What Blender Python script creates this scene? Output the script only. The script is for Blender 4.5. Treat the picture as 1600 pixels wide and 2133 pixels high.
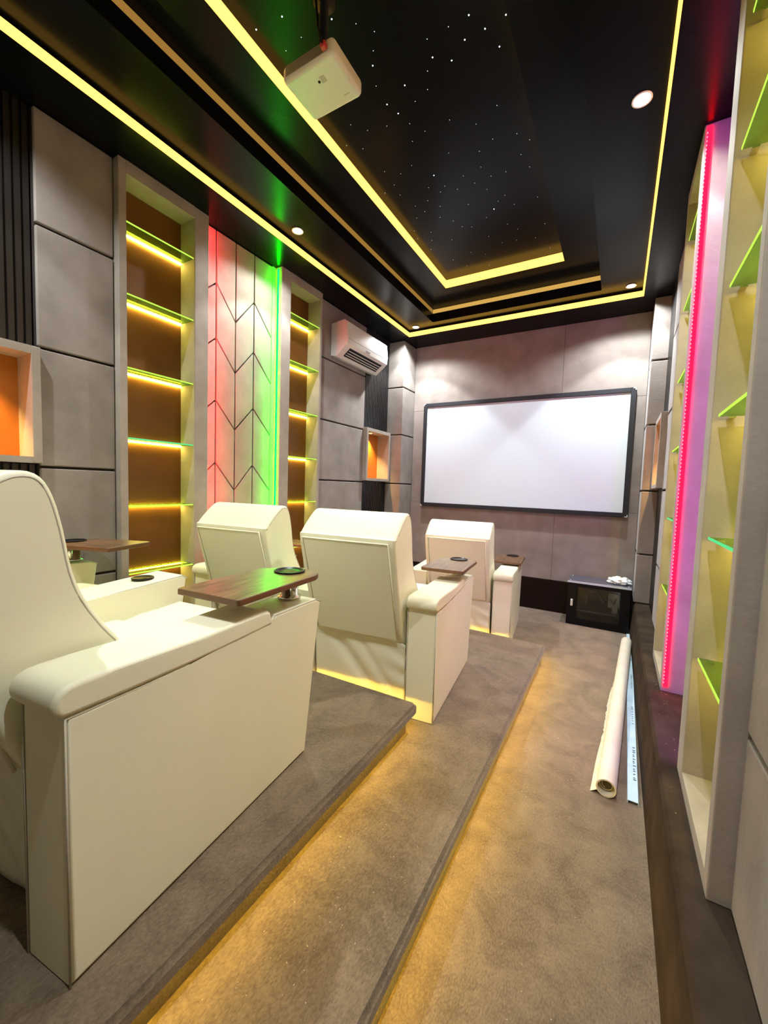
import bpy, bmesh, math, random
from mathutils import Vector, Matrix
PI = math.pi
random.seed(7)
for o in list(bpy.data.objects): bpy.data.objects.remove(o)
SC = bpy.context.scene
COL = SC.collection

# ------------------------------------------------------------------ camera
cam_d = bpy.data.cameras.new('camera'); cam = bpy.data.objects.new('camera', cam_d); COL.objects.link(cam)
Rv = Vector((0.86386057, 0.50263252, 0.03324861)); Uv = Vector((-0.06108336, 0.03900729, 0.99737017)); Fv = Vector((-0.50001374, 0.8636197, -0.06439934))
M = Matrix(((Rv.x, Uv.x, -Fv.x, 0), (Rv.y, Uv.y, -Fv.y, 0), (Rv.z, Uv.z, -Fv.z, 1.4), (0, 0, 0, 1)))
cam.matrix_world = M
cam_d.sensor_fit = 'HORIZONTAL'; cam_d.sensor_width = 36; cam_d.lens = 36 * 836.73 / 1600; cam_d.clip_start = 0.02
SC.camera = cam
# ------------------------------------------------------------------ view and world
SC.view_settings.view_transform = 'Standard'; SC.view_settings.look = 'None'
SC.view_settings.exposure = 0.14; SC.view_settings.gamma = 1.0; SC.view_settings.use_curve_mapping = False
w = bpy.data.worlds.new('world'); SC.world = w; w.use_nodes = True
w.node_tree.nodes['Background'].inputs[0].default_value = (0.5, 0.5, 0.6, 1); w.node_tree.nodes['Background'].inputs[1].default_value = 0.0
SC.cycles.max_bounces = 10; SC.cycles.diffuse_bounces = 6; SC.cycles.sample_clamp_indirect = 6

# ------------------------------------------------------------------ light levels
P_SPOT = 62.0
P_WIDE = 52.0
S_COVE = 3.4; S_COVE_MID = 0.62; S_SHELF = 50.0; S_LIP = 64.0
COL_SPOT = (0.93, 0.975, 1.0)

# ------------------------------------------------------------------ materials
def new_mat(name):
    m = bpy.data.materials.new(name); m.use_nodes = True
    return m, m.node_tree, m.node_tree.nodes['Principled BSDF']
def setp(b, **k):
    for n, v in k.items(): b.inputs[n.replace('_', ' ')].default_value = v
def plain(name, col, rough=0.5, metal=0.0, **k):
    m, t, b = new_mat(name); setp(b, Base_Color=(*col, 1), Roughness=rough, Metallic=metal)
    for n, v in k.items(): b.inputs[n.replace('_', ' ')].default_value = v
    return m
def noisy(name, c1, c2, scale, rough=0.8, bump=0.0, bscale=None, detail=6, stretch=None, sheen=0.0, spec=0.5, lo=0.3, hi=0.7):
    m, t, b = new_mat(name); N = t.nodes; L = t.links
    tc = N.new('ShaderNodeTexCoord'); mp = N.new('ShaderNodeMapping'); L.new(tc.outputs['Object'], mp.inputs[0])
    if stretch: mp.inputs['Scale'].default_value = stretch
    nz = N.new('ShaderNodeTexNoise'); nz.inputs['Scale'].default_value = scale; nz.inputs['Detail'].default_value = detail
    L.new(mp.outputs[0], nz.inputs['Vector'])
    cr = N.new('ShaderNodeValToRGB'); cr.color_ramp.elements[0].position = lo; cr.color_ramp.elements[1].position = hi
    cr.color_ramp.elements[0].color = (*c1, 1); cr.color_ramp.elements[1].color = (*c2, 1)
    L.new(nz.outputs[0], cr.inputs[0]); L.new(cr.outputs[0], b.inputs['Base Color'])
    setp(b, Roughness=rough); b.inputs['Specular IOR Level'].default_value = spec
    if sheen: b.inputs['Sheen Weight'].default_value = sheen; b.inputs['Sheen Roughness'].default_value = 0.4
    if bump:
        n2 = N.new('ShaderNodeTexNoise'); n2.inputs['Scale'].default_value = bscale or scale * 8; n2.inputs['Detail'].default_value = 4
        L.new(mp.outputs[0], n2.inputs['Vector'])
        bp = N.new('ShaderNodeBump'); bp.inputs['Strength'].default_value = bump; bp.inputs['Distance'].default_value = 0.004
        L.new(n2.outputs[0], bp.inputs['Height']); L.new(bp.outputs[0], b.inputs['Normal'])
    return m
def emis(name, col, s):
    m = bpy.data.materials.new(name); m.use_nodes = True; t = m.node_tree; t.nodes.clear()
    e = t.nodes.new('ShaderNodeEmission'); e.inputs[0].default_value = (*col, 1); e.inputs[1].default_value = s
    o = t.nodes.new('ShaderNodeOutputMaterial'); t.links.new(e.outputs[0], o.inputs[0]); return m

def carpet_mat():
    m, t, b = new_mat('brown_carpet'); N = t.nodes; L = t.links
    tc = N.new('ShaderNodeTexCoord')
    a = N.new('ShaderNodeTexNoise'); a.inputs['Scale'].default_value = 5.5; a.inputs['Detail'].default_value = 9; a.inputs['Roughness'].default_value = 0.72; a.inputs['Distortion'].default_value = 0.6
    mp = N.new('ShaderNodeMapping'); mp.inputs['Scale'].default_value = (1.0, 0.55, 1.0); mp.inputs['Rotation'].default_value = (0, 0, 0.35)
    L.new(tc.outputs['Object'], mp.inputs[0])
    f = N.new('ShaderNodeTexNoise'); f.inputs['Scale'].default_value = 190; f.inputs['Detail'].default_value = 5
    L.new(tc.outputs['Object'], a.inputs['Vector']); L.new(mp.outputs[0], f.inputs['Vector'])
    mx = N.new('ShaderNodeMath'); mx.operation = 'MULTIPLY_ADD'; mx.inputs[1].default_value = 0.38
    L.new(f.outputs[0], mx.inputs[0])
    sc = N.new('ShaderNodeMath'); sc.operation = 'MULTIPLY'; sc.inputs[1].default_value = 0.62; L.new(a.outputs[0], sc.inputs[0]); L.new(sc.outputs[0], mx.inputs[2])
    cr = N.new('ShaderNodeValToRGB'); E = cr.color_ramp.elements
    E[0].position = 0.30; E[0].color = (0.068, 0.045, 0.027, 1); E[1].position = 0.72; E[1].color = (0.285, 0.215, 0.135, 1)
    L.new(mx.outputs[0], cr.inputs[0]); L.new(cr.outputs[0], b.inputs['Base Color'])
    setp(b, Roughness=0.95); b.inputs['Specular IOR Level'].default_value = 0.15
    b.inputs['Sheen Weight'].default_value = 0.35; b.inputs['Sheen Roughness'].default_value = 0.5
    bp = N.new('ShaderNodeBump'); bp.inputs['Strength'].default_value = 0.6; bp.inputs['Distance'].default_value = 0.006
    L.new(f.outputs[0], bp.inputs['Height']); L.new(bp.outputs[0], b.inputs['Normal'])
    return m
CARPET = carpet_mat()
SUEDE = noisy('taupe_suede', (0.218, 0.190, 0.166), (0.305, 0.268, 0.238), 5, 0.85, 0.25, 60, sheen=0.15, spec=0.3)
SUEDE_L = noisy('pale_taupe_suede', (0.29, 0.25, 0.205), (0.39, 0.34, 0.285), 5, 0.85, 0.25, 60, sheen=0.1, spec=0.3)
GAP = plain('dark_gap', (0.02, 0.013, 0.01), 0.8)
BLACK = noisy('black_gloss_ceiling', (0.0035, 0.0038, 0.0045), (0.005, 0.0055, 0.0065), 3, 0.24, 0.0, 40, spec=0.09)
BRONZE = noisy('brown_satin_board', (0.13, 0.048, 0.008), (0.19, 0.075, 0.014), 2.5, 0.42, 0.1, 30, spec=0.35)
ORANGE = noisy('orange_brown_board', (0.42, 0.14, 0.02), (0.52, 0.19, 0.03), 2.5, 0.5, 0.1, 30, spec=0.3)
SLAT = plain('black_slat_lacquer', (0.012, 0.011, 0.011), 0.35)
LEATHER = noisy('cream_leather', (0.75, 0.73, 0.54), (0.81, 0.785, 0.59), 2, 0.5, 0.04, 220, spec=0.35)
SEAM = plain('grey_piping', (0.50, 0.47, 0.36), 0.6)
DARKBOARD = plain('dark_brown_board', (0.012, 0.005, 0.003), 0.6)
DARKBOARD.node_tree.nodes['Principled BSDF'].inputs['Specular IOR Level'].default_value = 0.12
CHROME = plain('chrome', (0.75, 0.75, 0.74), 0.18, 1.0)
BLACKP = plain('black_plastic', (0.005, 0.005, 0.006), 0.3, Specular_IOR_Level=0.15)
WHITEP = noisy('white_plastic', (0.70, 0.69, 0.64), (0.74, 0.73, 0.68), 3, 0.35)
GREYP = plain('grey_plastic', (0.18, 0.18, 0.17), 0.5)
SCREENM = noisy('screen_white', (0.69, 0.83, 0.93), (0.71, 0.85, 0.95), 1.5, 0.9, spec=0.1)
FRAMEB = noisy('black_velvet_frame', (0.008, 0.009, 0.013), (0.013, 0.014, 0.02), 30, 0.7)
PAPER = noisy('pale_paper_tube', (0.66, 0.60, 0.46), (0.74, 0.69, 0.55), 6, 0.7)
FILM = noisy('clear_film', (0.60, 0.56, 0.42), (0.78, 0.74, 0.60), 25, 0.25, 0.5, 40)
ALU = noisy('pale_blue_aluminium', (0.50, 0.68, 0.78), (0.66, 0.84, 0.92), 8, 0.35, spec=0.6)
INK = plain('dark_ink', (0.05, 0.06, 0.08), 0.7)
BAG = noisy('white_plastic_bag', (0.70, 0.76, 0.78), (0.86, 0.90, 0.90), 20, 0.3, 0.8, 30)
LINT = plain('pale_lint', (0.75, 0.70, 0.6), 0.8)
REDP = plain('red_plastic', (0.5, 0.04, 0.04), 0.4)

def wood_mat():
    m, t, b = new_mat('walnut_board'); N = t.nodes; L = t.links
    tc = N.new('ShaderNodeTexCoord'); mp = N.new('ShaderNodeMapping'); mp.inputs['Scale'].default_value = (14, 1.6, 4)
    L.new(tc.outputs['Object'], mp.inputs[0])
    nz = N.new('ShaderNodeTexNoise'); nz.inputs['Scale'].default_value = 4; nz.inputs['Detail'].default_value = 8; nz.inputs['Distortion'].default_value = 1.2
    L.new(mp.outputs[0], nz.inputs['Vector'])
    cr = N.new('ShaderNodeValToRGB'); E = cr.color_ramp.elements; E[0].position = 0.35; E[1].position = 0.65
    E[0].color = (0.075, 0.036, 0.017, 1); E[1].color = (0.20, 0.11, 0.055, 1)
    L.new(nz.outputs[0], cr.inputs[0]); L.new(cr.outputs[0], b.inputs['Base Color']); setp(b, Roughness=0.28)
    return m
WOOD = wood_mat()
WOODE = plain('walnut_edge', (0.13, 0.055, 0.02), 0.4)

def glass_mat():
    m = bpy.data.materials.new('green_glass'); m.use_nodes = True; t = m.node_tree; t.nodes.clear(); N = t.nodes; L = t.links
    tr = N.new('ShaderNodeBsdfTransparent'); tr.inputs[0].default_value = (0.72, 0.88, 0.55, 1)
    tl = N.new('ShaderNodeBsdfTranslucent'); tl.inputs[0].default_value = (0.24, 0.36, 0.07, 1)
    df = N.new('ShaderNodeBsdfDiffuse'); df.inputs[0].default_value = (0.14, 0.23, 0.04, 1)
    gl = N.new('ShaderNodeBsdfGlossy'); gl.inputs[0].default_value = (0.8, 1, 0.7, 1); gl.inputs['Roughness'].default_value = 0.08
    m1 = N.new('ShaderNodeMixShader'); m1.inputs[0].default_value = 0.5; L.new(tl.outputs[0], m1.inputs[1]); L.new(df.outputs[0], m1.inputs[2])
    m2 = N.new('ShaderNodeMixShader'); m2.inputs[0].default_value = 0.34; L.new(tr.outputs[0], m2.inputs[1]); L.new(m1.outputs[0], m2.inputs[2])
    m3 = N.new('ShaderNodeMixShader'); m3.inputs[0].default_value = 0.10; L.new(m2.outputs[0], m3.inputs[1]); L.new(gl.outputs[0], m3.inputs[2])
    o = N.new('ShaderNodeOutputMaterial'); L.new(m3.outputs[0], o.inputs[0]); return m
GLASS = glass_mat()
def pane_mat():
    m = bpy.data.materials.new('smoked_glass'); m.use_nodes = True; t = m.node_tree; t.nodes.clear(); N = t.nodes; L = t.links
    tr = N.new('ShaderNodeBsdfTransparent'); tr.inputs[0].default_value = (0.8, 0.8, 0.78, 1)
    gl = N.new('ShaderNodeBsdfGlossy'); gl.inputs['Roughness'].default_value = 0.06
    fr = N.new('ShaderNodeFresnel'); fr.inputs[0].default_value = 1.5
    mx = N.new('ShaderNodeMixShader'); L.new(fr.outputs[0], mx.inputs[0]); L.new(tr.outputs[0], mx.inputs[1]); L.new(gl.outputs[0], mx.inputs[2])
    o = N.new('ShaderNodeOutputMaterial'); L.new(mx.outputs[0], o.inputs[0]); return m
PANE = pane_mat()
E_COVE = emis('yellow_cove_led', (1.0, 0.52, 0.075), S_COVE)
E_COVE2 = emis('dim_yellow_cove_led', (1.0, 0.58, 0.13), S_COVE_MID)
E_SHELF = emis('warm_shelf_led', (1.0, 0.80, 0.13), S_SHELF)
E_EDGE = emis('painted_green_edge_glow', (0.62, 1.0, 0.10), 0.95)  # emission stands in for strip light leaving the glass edge
E_EDGE2 = emis('painted_emerald_edge_glow', (0.15, 0.95, 0.35), 0.8)  # same stand-in edge glow in emerald
E_LIP = emis('step_led', (1.0, 0.64, 0.07), S_LIP)
E_RED = emis('red_led', (1.0, 0.0008, 0.005), 22.0)
E_RED2 = emis('red_led_soft', (1.0, 0.012, 0.04), 150.0)
E_REDDOT = emis('red_led_dot', (1.0, 0.25, 0.35), 3.0)
E_GREEN = emis('green_led', (0.0, 1.0, 0.003), 95.0)
E_BLUE = emis('violet_led', (0.50, 0.02, 1.0), 75.0)
E_SPOT = emis('spot_disc', (0.92, 0.97, 1.0), 25.0)
E_STAR = emis('star_point', (0.8, 0.88, 1.0), 1.6)
E_STARB = emis('bright_star_point', (0.75, 0.85, 1.0), 5.0)

# ------------------------------------------------------------------ mesh helpers
def link(name, bm, mat, parent=None, smooth=False, mats=None):
    me = bpy.data.meshes.new(name); bmesh.ops.recalc_face_normals(bm, faces=bm.faces); bm.to_mesh(me); bm.free()
    if mats:
        for m in mats: me.materials.append(m)
    else: me.materials.append(mat)
    if smooth:
        for p in me.polygons: p.use_smooth = True
    o = bpy.data.objects.new(name, me); COL.objects.link(o)
    if parent: o.parent = parent
    return o
def smooth_by_angle(o, deg=40):
    me = o.data
    for p in me.polygons: p.use_smooth = True
    bm = bmesh.new(); bm.from_mesh(me)
    for e in bm.edges: e.smooth = len(e.link_faces) == 2 and e.calc_face_angle(0) < math.radians(deg)
    bm.to_mesh(me); bm.free()
    o.modifiers.new('weighted_normal', 'WEIGHTED_NORMAL').keep_sharp = True
def bx(bm, x0, x1, y0, y1, z0, z1, bev=0.0, seg=2, mi=0):
    x0, x1 = sorted((x0, x1)); y0, y1 = sorted((y0, y1)); z0, z1 = sorted((z0, z1))
    V = [bm.verts.new(p) for p in [(x0, y0, z0), (x1, y0, z0), (x1, y1, z0), (x0, y1, z0), (x0, y0, z1), (x1, y0, z1), (x1, y1, z1), (x0, y1, z1)]]
    F = [bm.faces.new([V[i] for i in q]) for q in [(0, 3, 2, 1), (4, 5, 6, 7), (0, 1, 5, 4), (1, 2, 6, 5), (2, 3, 7, 6), (3, 0, 4, 7)]]
    for f in F: f.material_index = mi
    if bev:
        es = list({e for f in F for e in f.edges})
        bmesh.ops.bevel(bm, geom=es, offset=bev, segments=seg, affect='EDGES', profile=0.5)
    return F
def box(name, x0, x1, y0, y1, z0, z1, mat, parent=None, bev=0.0, seg=2):
    bm = bmesh.new(); bx(bm, x0, x1, y0, y1, z0, z1, bev, seg)
    o = link(name, bm, mat, parent)
    if bev: smooth_by_angle(o, 50)
    return o
def prism(bm, poly, a, b, axis='x', bev=0.0, seg=3, mi=0):
    """poly = list of 2d points; extruded between a and b along axis."""
    def P(p, t): return {'x': (t, p[0], p[1]), 'y': (p[0], t, p[1]), 'z': (p[0], p[1], t)}[axis]
    A = [bm.verts.new(P(p, a)) for p in poly]; B = [bm.verts.new(P(p, b)) for p in poly]
    n = len(poly); F = [bm.faces.new(A), bm.faces.new(B[::-1])]
    for i in range(n): F.append(bm.faces.new([A[i], B[i], B[(i + 1) % n], A[(i + 1) % n]]))
    for f in F: f.material_index = mi
    if bev:
        es = list({e for f in F[:2] for e in f.edges} | {e for f in F[2:] for e in f.edges if e.calc_face_angle(0) > 0.6})
        bmesh.ops.bevel(bm, geom=es, offset=bev, segments=seg, affect='EDGES', profile=0.5)
def crom(poly, n=4, closed=True):
    out = []; N = len(poly)
    for i in range(N):
        p0, p1, p2, p3 = [Vector(poly[(i + k) % N]) for k in (-1, 0, 1, 2)]
        for k in range(n):
            t = k / n
            out.append(tuple(0.5 * ((2 * p1) + (p2 - p0) * t + (2 * p0 - 5 * p1 + 4 * p2 - p3) * t * t + (3 * p1 - p0 - 3 * p2 + p3) * t ** 3)))
    return out
def inset(poly, d):
    N = len(poly); A = sum(poly[i][0] * poly[(i + 1) % N][1] - poly[(i + 1) % N][0] * poly[i][1] for i in range(N)); sg = 1 if A > 0 else -1
    out = []
    for i in range(N):
        a, b = Vector(poly[i - 1]), Vector(poly[(i + 1) % N]); t = (b - a).normalized(); out.append((poly[i][0] - t.y * d * sg, poly[i][1] + t.x * d * sg))
    return out
def rnd_prism(bm, poly, xa, xb, r, seg=4):
    rings = []
    for k in range(seg + 1):
        a = PI / 2 * k / seg; q = inset(poly, r * (1 - math.sin(a))); rings.append([bm.verts.new((xa + r * (1 - math.cos(a)), *p)) for p in q])
    for k in range(seg, -1, -1):
        a = PI / 2 * k / seg; q = inset(poly, r * (1 - math.sin(a))); rings.append([bm.verts.new((xb - r * (1 - math.cos(a)), *p)) for p in q])
    n = len(poly)
    for A_, B_ in zip(rings, rings[1:]):
        for k in range(n): bm.faces.new([A_[k], A_[(k + 1) % n], B_[(k + 1) % n], B_[k]])
    bm.faces.new(rings[0]); bm.faces.new(rings[-1][::-1])
def tube(bm, pts, r, n=8, cap=True):
    rings = []
    pts = [Vector(p) for p in pts]
    for i, p in enumerate(pts):
        d = (pts[min(i + 1, len(pts) - 1)] - pts[max(i - 1, 0)]).normalized()
        up = Vector((0, 0, 1)) if abs(d.z) < 0.9 else Vector((1, 0, 0))
        u = d.cross(up).normalized(); v = d.cross(u)
        rings.append([bm.verts.new(p + (u * math.cos(2 * PI * k / n) + v * math.sin(2 * PI * k / n)) * r) for k in range(n)])
    for a, b in zip(rings, rings[1:]):
        for k in range(n): bm.faces.new([a[k], a[(k + 1) % n], b[(k + 1) % n], b[k]])
    if cap: bm.faces.new(rings[0]); bm.faces.new(rings[-1][::-1])
def lathe(bm, prof, cx, cy, n=32, mi=0):
    rings = []
    for r, z in prof: rings.append([bm.verts.new((cx + r * math.cos(2 * PI * k / n), cy + r * math.sin(2 * PI * k / n), z)) for k in range(n)])
    for a, b in zip(rings, rings[1:]):
        for k in range(n):
            f = bm.faces.new([a[k], a[(k + 1) % n], b[(k + 1) % n], b[k]]); f.material_index = mi
    f = bm.faces.new(rings[0]); f.material_index = mi; f = bm.faces.new(rings[-1][::-1]); f.material_index = mi
def empty(name, loc=(0, 0, 0), rz=0.0, label=None, cat=None, group=None):
    o = bpy.data.objects.new(name, None); COL.objects.link(o); o.location = loc; o.rotation_euler = (0, 0, rz); o.empty_display_size = 0.1
    if label: tag(o, label, cat, group)
    return o
def tag(o, label, cat, group=None, kind=None):
    o['label'] = label; o['category'] = cat
    if group: o['group'] = group
    if kind: o['kind'] = kind
    return o
def struct(o, label=None):
    o['kind'] = 'structure'
    if label: o['label'] = label
    return o
def put(parent, *objs):          # parents meshes that were built in world coordinates
    inv = Matrix.Translation(parent.location).inverted()
    for o in objs:
        o.parent = parent
        o.data.transform(inv)
def copy_tree(o, parent=None):
    c = o.copy(); COL.objects.link(c); c.parent = parent
    for ch in [x for x in bpy.data.objects if x.parent == o]: copy_tree(ch, c)
    return c

# ================================================================== SETTING
ZW = 3.28; YB = 5.02; YR = -1.7; XL = -2.86; XR = 0.50; ZP = 0.32
struct(box('floor', XL - .1, XR + .1, YR - .1, YB + .1, -0.1, 0.0, CARPET), 'brown carpeted floor of the aisle')
struct(box('wall_left', XL - .1, XL, YR - .1, YB + .1, 0, 3.8, SUEDE), 'left wall behind the panels')
struct(box('wall_right', XR, XR + .1, YR - .1, YB + .1, 0, 3.8, SUEDE), 'right wall behind the panels')
struct(box('wall_back', XL - .1, XR + .1, YB + .02, YB + .12, 0, 3.8, SUEDE), 'screen wall')
struct(box('wall_front', XL - .1, XR + .1, YR - .1, YR, 0, 3.8, SUEDE), 'wall behind the camera')
# right carpeted plinth, dark back skirting
bm = bmesh.new()
prism(bm, [(0.185, 0), (0.205, 0.30), (0.215, 0.318), (0.235, ZP), (XR, ZP), (XR, 0)], YR, YB, 'y')
CARPET_D = noisy('dark_brown_carpet', (0.028, 0.019, 0.012), (0.062, 0.043, 0.028), 7, 0.95, 0.5, 160, spec=0.1)
o = link('baseboard_right', bm, CARPET_D); struct(o, 'raised carpeted ledge along the right wall')
struct(box('baseboard_back', -2.48, 0.21, YB - .022, YB + .02, 0, 0.365, DARKBOARD), 'dark skirting board under the screen wall')

# ------------------------------------------------------------------ ceiling in stepped tiers (openings x0,x1,y0,y1)
OUT = (-2.39, 0.10, -1.15, 4.62); MID = (-2.02, -0.255, -0.8, 4.49); INN = (-1.70, -0.55, -0.5, 4.08)
Z1, Z2, Z3, Z4 = ZW, 3.355, 3.50, 3.585
def ring(bm, o, i, z0, z1):
    bx(bm, o[0], i[0], o[2], o[3], z0, z1); bx(bm, i[1], o[1], o[2], o[3], z0, z1)
    bx(bm, i[0], i[1], o[2], i[2], z0, z1); bx(bm, i[0], i[1], i[3], o[3], z0, z1)
bm = bmesh.new()
FULL = (XL, XR, YR, YB + .02)
ring(bm, FULL, OUT, Z1, 3.8)
ring(bm, OUT, MID, Z2, 3.8)
ring(bm, MID, INN, Z3, 3.8)
bx(bm, INN[0], INN[1], INN[2], INN[3], Z4, 3.8)
# black lip in front of the middle tier's light
ceil = link('ceiling', bm, BLACK); struct(ceil, 'glossy black stepped ceiling')
def ring_strip(name, r, z0, z1, mat, label, t=0.0012, tr=0.0012):
    bm = bmesh.new()
    bx(bm, r[0], r[0] + t, r[2], r[3], z0, z1); bx(bm, r[1] - tr, r[1], r[2], r[3], z0 + (.02 if tr < .002 else 0), z1)
    bx(bm, r[0] + t, r[1] - t, r[3] - t, r[3], z0, z1); bx(bm, r[0] + t, r[1] - t, r[2], r[2] + t, z0, z1)
    return tag(link(name, bm, mat), label, 'light strip')
ring_strip('cove_light', OUT, Z1 + .003, Z1 + .056, E_COVE, 'yellow cove light running round the lowest and widest ceiling step', tr=.012)
mid = ring_strip('cove_light', MID, Z3 - .046, Z3 - .002, E_COVE2, 'dim yellow cove light round the middle ceiling step')
mid.data.materials.append(emis('faint_yellow_cove_led', (1.0, 0.52, 0.10), S_COVE_MID * .5))
for i_, p_ in enumerate(mid.data.polygons): p_.material_index = 1 if i_ < 12 else 0
ring_strip('cove_light', INN, Z3 + .003, Z4 - .002, E_COVE, 'bright yellow cove light framing the starry ceiling centre')

# ------------------------------------------------------------------ downlights
def spotlamp(parent, loc, power, deg, blend, col, rad=0.03, direction=None):
    l = bpy.data.lights.new('lamp', 'SPOT'); l.energy = power; l.spot_size = math.radians(deg); l.spot_blend = blend; l.color = col; l.shadow_soft_size = rad
    o = bpy.data.objects.new('lamp', l); COL.objects.link(o); o.location = loc
    if direction: o.rotation_euler = Vector(direction).to_track_quat('-Z', 'Y').to_euler()
    o.parent = parent
    return o
def downlight(x, y, label, z=Z2, k=1.0):
    e = empty('ceiling_downlight', (x, y, z), 0, label, 'downlight', 'recessed ceiling downlights')
    bm = bmesh.new(); lathe(bm, [(0.0445, -0.001), (0.045, -0.006), (0.038, -0.006), (0.033, 0.004), (0.0325, -0.001)], 0, 0, 28)
    link('trim_ring', bm, WHITEP, e, True)
    bm = bmesh.new(); lathe(bm, [(0.031, -0.001), (0.03, -0.005), (0.01, -0.007)], 0, 0, 24); link('lens', bm, E_SPOT, e, True)
    spotlamp(e, (0, 0, -0.02), P_SPOT * k, 94, 0.22, COL_SPOT)
    spotlamp(e, (0, 0, -0.02), P_WIDE * k, 142, 0.45, COL_SPOT)
downlight(-2.27, 2.44, 'small round downlight in the black ceiling above the chevron wall panel')
downlight(-0.015, 2.44, 'dazzling round downlight in the ceiling above the aisle, nearest to the right wall')
downlight(-2.26, 4.53, 'small downlight in the far left corner of the ceiling by the air conditioner', k=1.6)
downlight(-0.01, 4.51, 'small downlight in the far right corner of the ceiling above the screen', k=1.7)
for x, y in ((-2.27, 0.35), (-0.015, 0.35)):
    l = bpy.data.lights.new('rear_downlight', 'SPOT'); l.energy = P_SPOT; l.spot_size = math.radians(94); l.spot_blend = .22; l.color = COL_SPOT; l.shadow_soft_size = .03
    o = bpy.data.objects.new('rear_downlight', l); COL.objects.link(o); o.location = (x, y, Z2 - .02)
    l = bpy.data.lights.new('rear_downlight', 'SPOT'); l.energy = P_WIDE * 1.45; l.spot_size = math.radians(142); l.spot_blend = .45; l.color = COL_SPOT; l.shadow_soft_size = .03
    o = bpy.data.objects.new('rear_downlight', l); COL.objects.link(o); o.location = (x, y, Z2 - .02)

# ------------------------------------------------------------------ star points in the ceiling centre
STARS = [(-0.58, 1.97), (-0.68, 1.98), (-0.73, 1.89), (-0.83, 1.89), (-0.78, 1.98), (-0.94, 1.89), (-0.64, 2.09), (-0.95, 1.98), (-0.87, 2.04), (-1.0, 2.03), (-1.14, 2.04), (-1.04, 2.12), (-1.28, 2.09), (-1.13, 2.15), (-0.73, 2.39), (-1.25, 2.17), (-1.22, 2.26), (-0.87, 2.45), (-1.35, 2.21), (-1.16, 2.35), (-0.67, 2.63), (-0.61, 2.71), (-1.26, 2.38), (-0.81, 2.6), (-1.09, 2.57), (-0.91, 2.65), (-0.57, 2.84), (-0.68, 2.8), (-1.25, 2.7), (-1.07, 2.8), (-0.9, 2.89), (-1.54, 2.51), (-1.45, 2.58), (-1.02, 2.9), (-1.54, 2.65), (-1.22, 2.83), (-1.15, 2.9), (-1.33, 2.79), (-0.96, 3.0), (-1.27, 2.87), (-1.64, 2.69), (-1.55, 2.76), (-0.86, 3.12), (-0.65, 3.25), (-1.39, 2.91), (-1.5, 2.92), (-1.33, 3.01), (-0.92, 3.16), (-1.13, 3.09), (-0.82, 3.25), (-0.97, 3.23), (-1.46, 3.01), (-1.38, 3.13), (-1.3, 3.22), (-1.26, 3.32), (-1.19, 3.36), (-0.92, 3.46), (-0.86, 3.56), (-1.64, 3.19), (-1.52, 3.27), (-1.66, 3.3), (-1.56, 3.38), (-1.62, 3.5), (-0.66, 3.96), (-0.9, 3.71), (-1.02, 3.69), (-0.65, 3.59), (-0.65, 2.93), (-0.94, 2.78), (-1.31, 3.71), (-1.22, 4.0), (-1.42, 3.92), (-1.65, 1.46), (-1.5, 1.48), (-1.48, 1.59), (-1.3, 1.6), (-1.21, 1.67), (-1.15, 1.74), (-1.2, 1.81), (-1.24, 1.87), (-1.28, 1.97), (-1.59, 1.6), (-1.47, 2.18), (-1.54, 2.1), (-1.65, 2.21), (-1.57, 2.28), (-1.4, 3.45), (-1.1, 3.55), (-1.2, 3.8), (-1.5, 3.75), (-0.75, 3.75), (-1.05, 3.3), (-1.55, 3.05), (-1.35, 2.55), (-1.0, 2.35), (-0.8, 2.9)]
BIG = {0, 1, 2, 4, 7, 8, 28, 50, 10, 12, 15, 6, 72, 73, 75, 79}
def star_proto(r, m):
    bm = bmesh.new(); lathe(bm, [(r, 0), (r * .8, -r * .5), (r * .2, -r * .8)], 0, 0, 8)
    o = link('star_light', bm, m); return tag(o, 'tiny white point of light set in the black ceiling centre', 'star light', 'star points in the ceiling')
sp1, sp2 = star_proto(0.0020, E_STAR), star_proto(0.0033, E_STARB); u1 = u2 = False
for i, (x, y) in enumerate(STARS):
    if i in BIG: o = sp2 if not u2 else sp2.copy(); f = u2; u2 = True
    else: o = sp1 if not u1 else sp1.copy(); f = u1; u1 = True
    if f: COL.objects.link(o)
    o.location = (x, y, Z4 - 0.0005)

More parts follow.
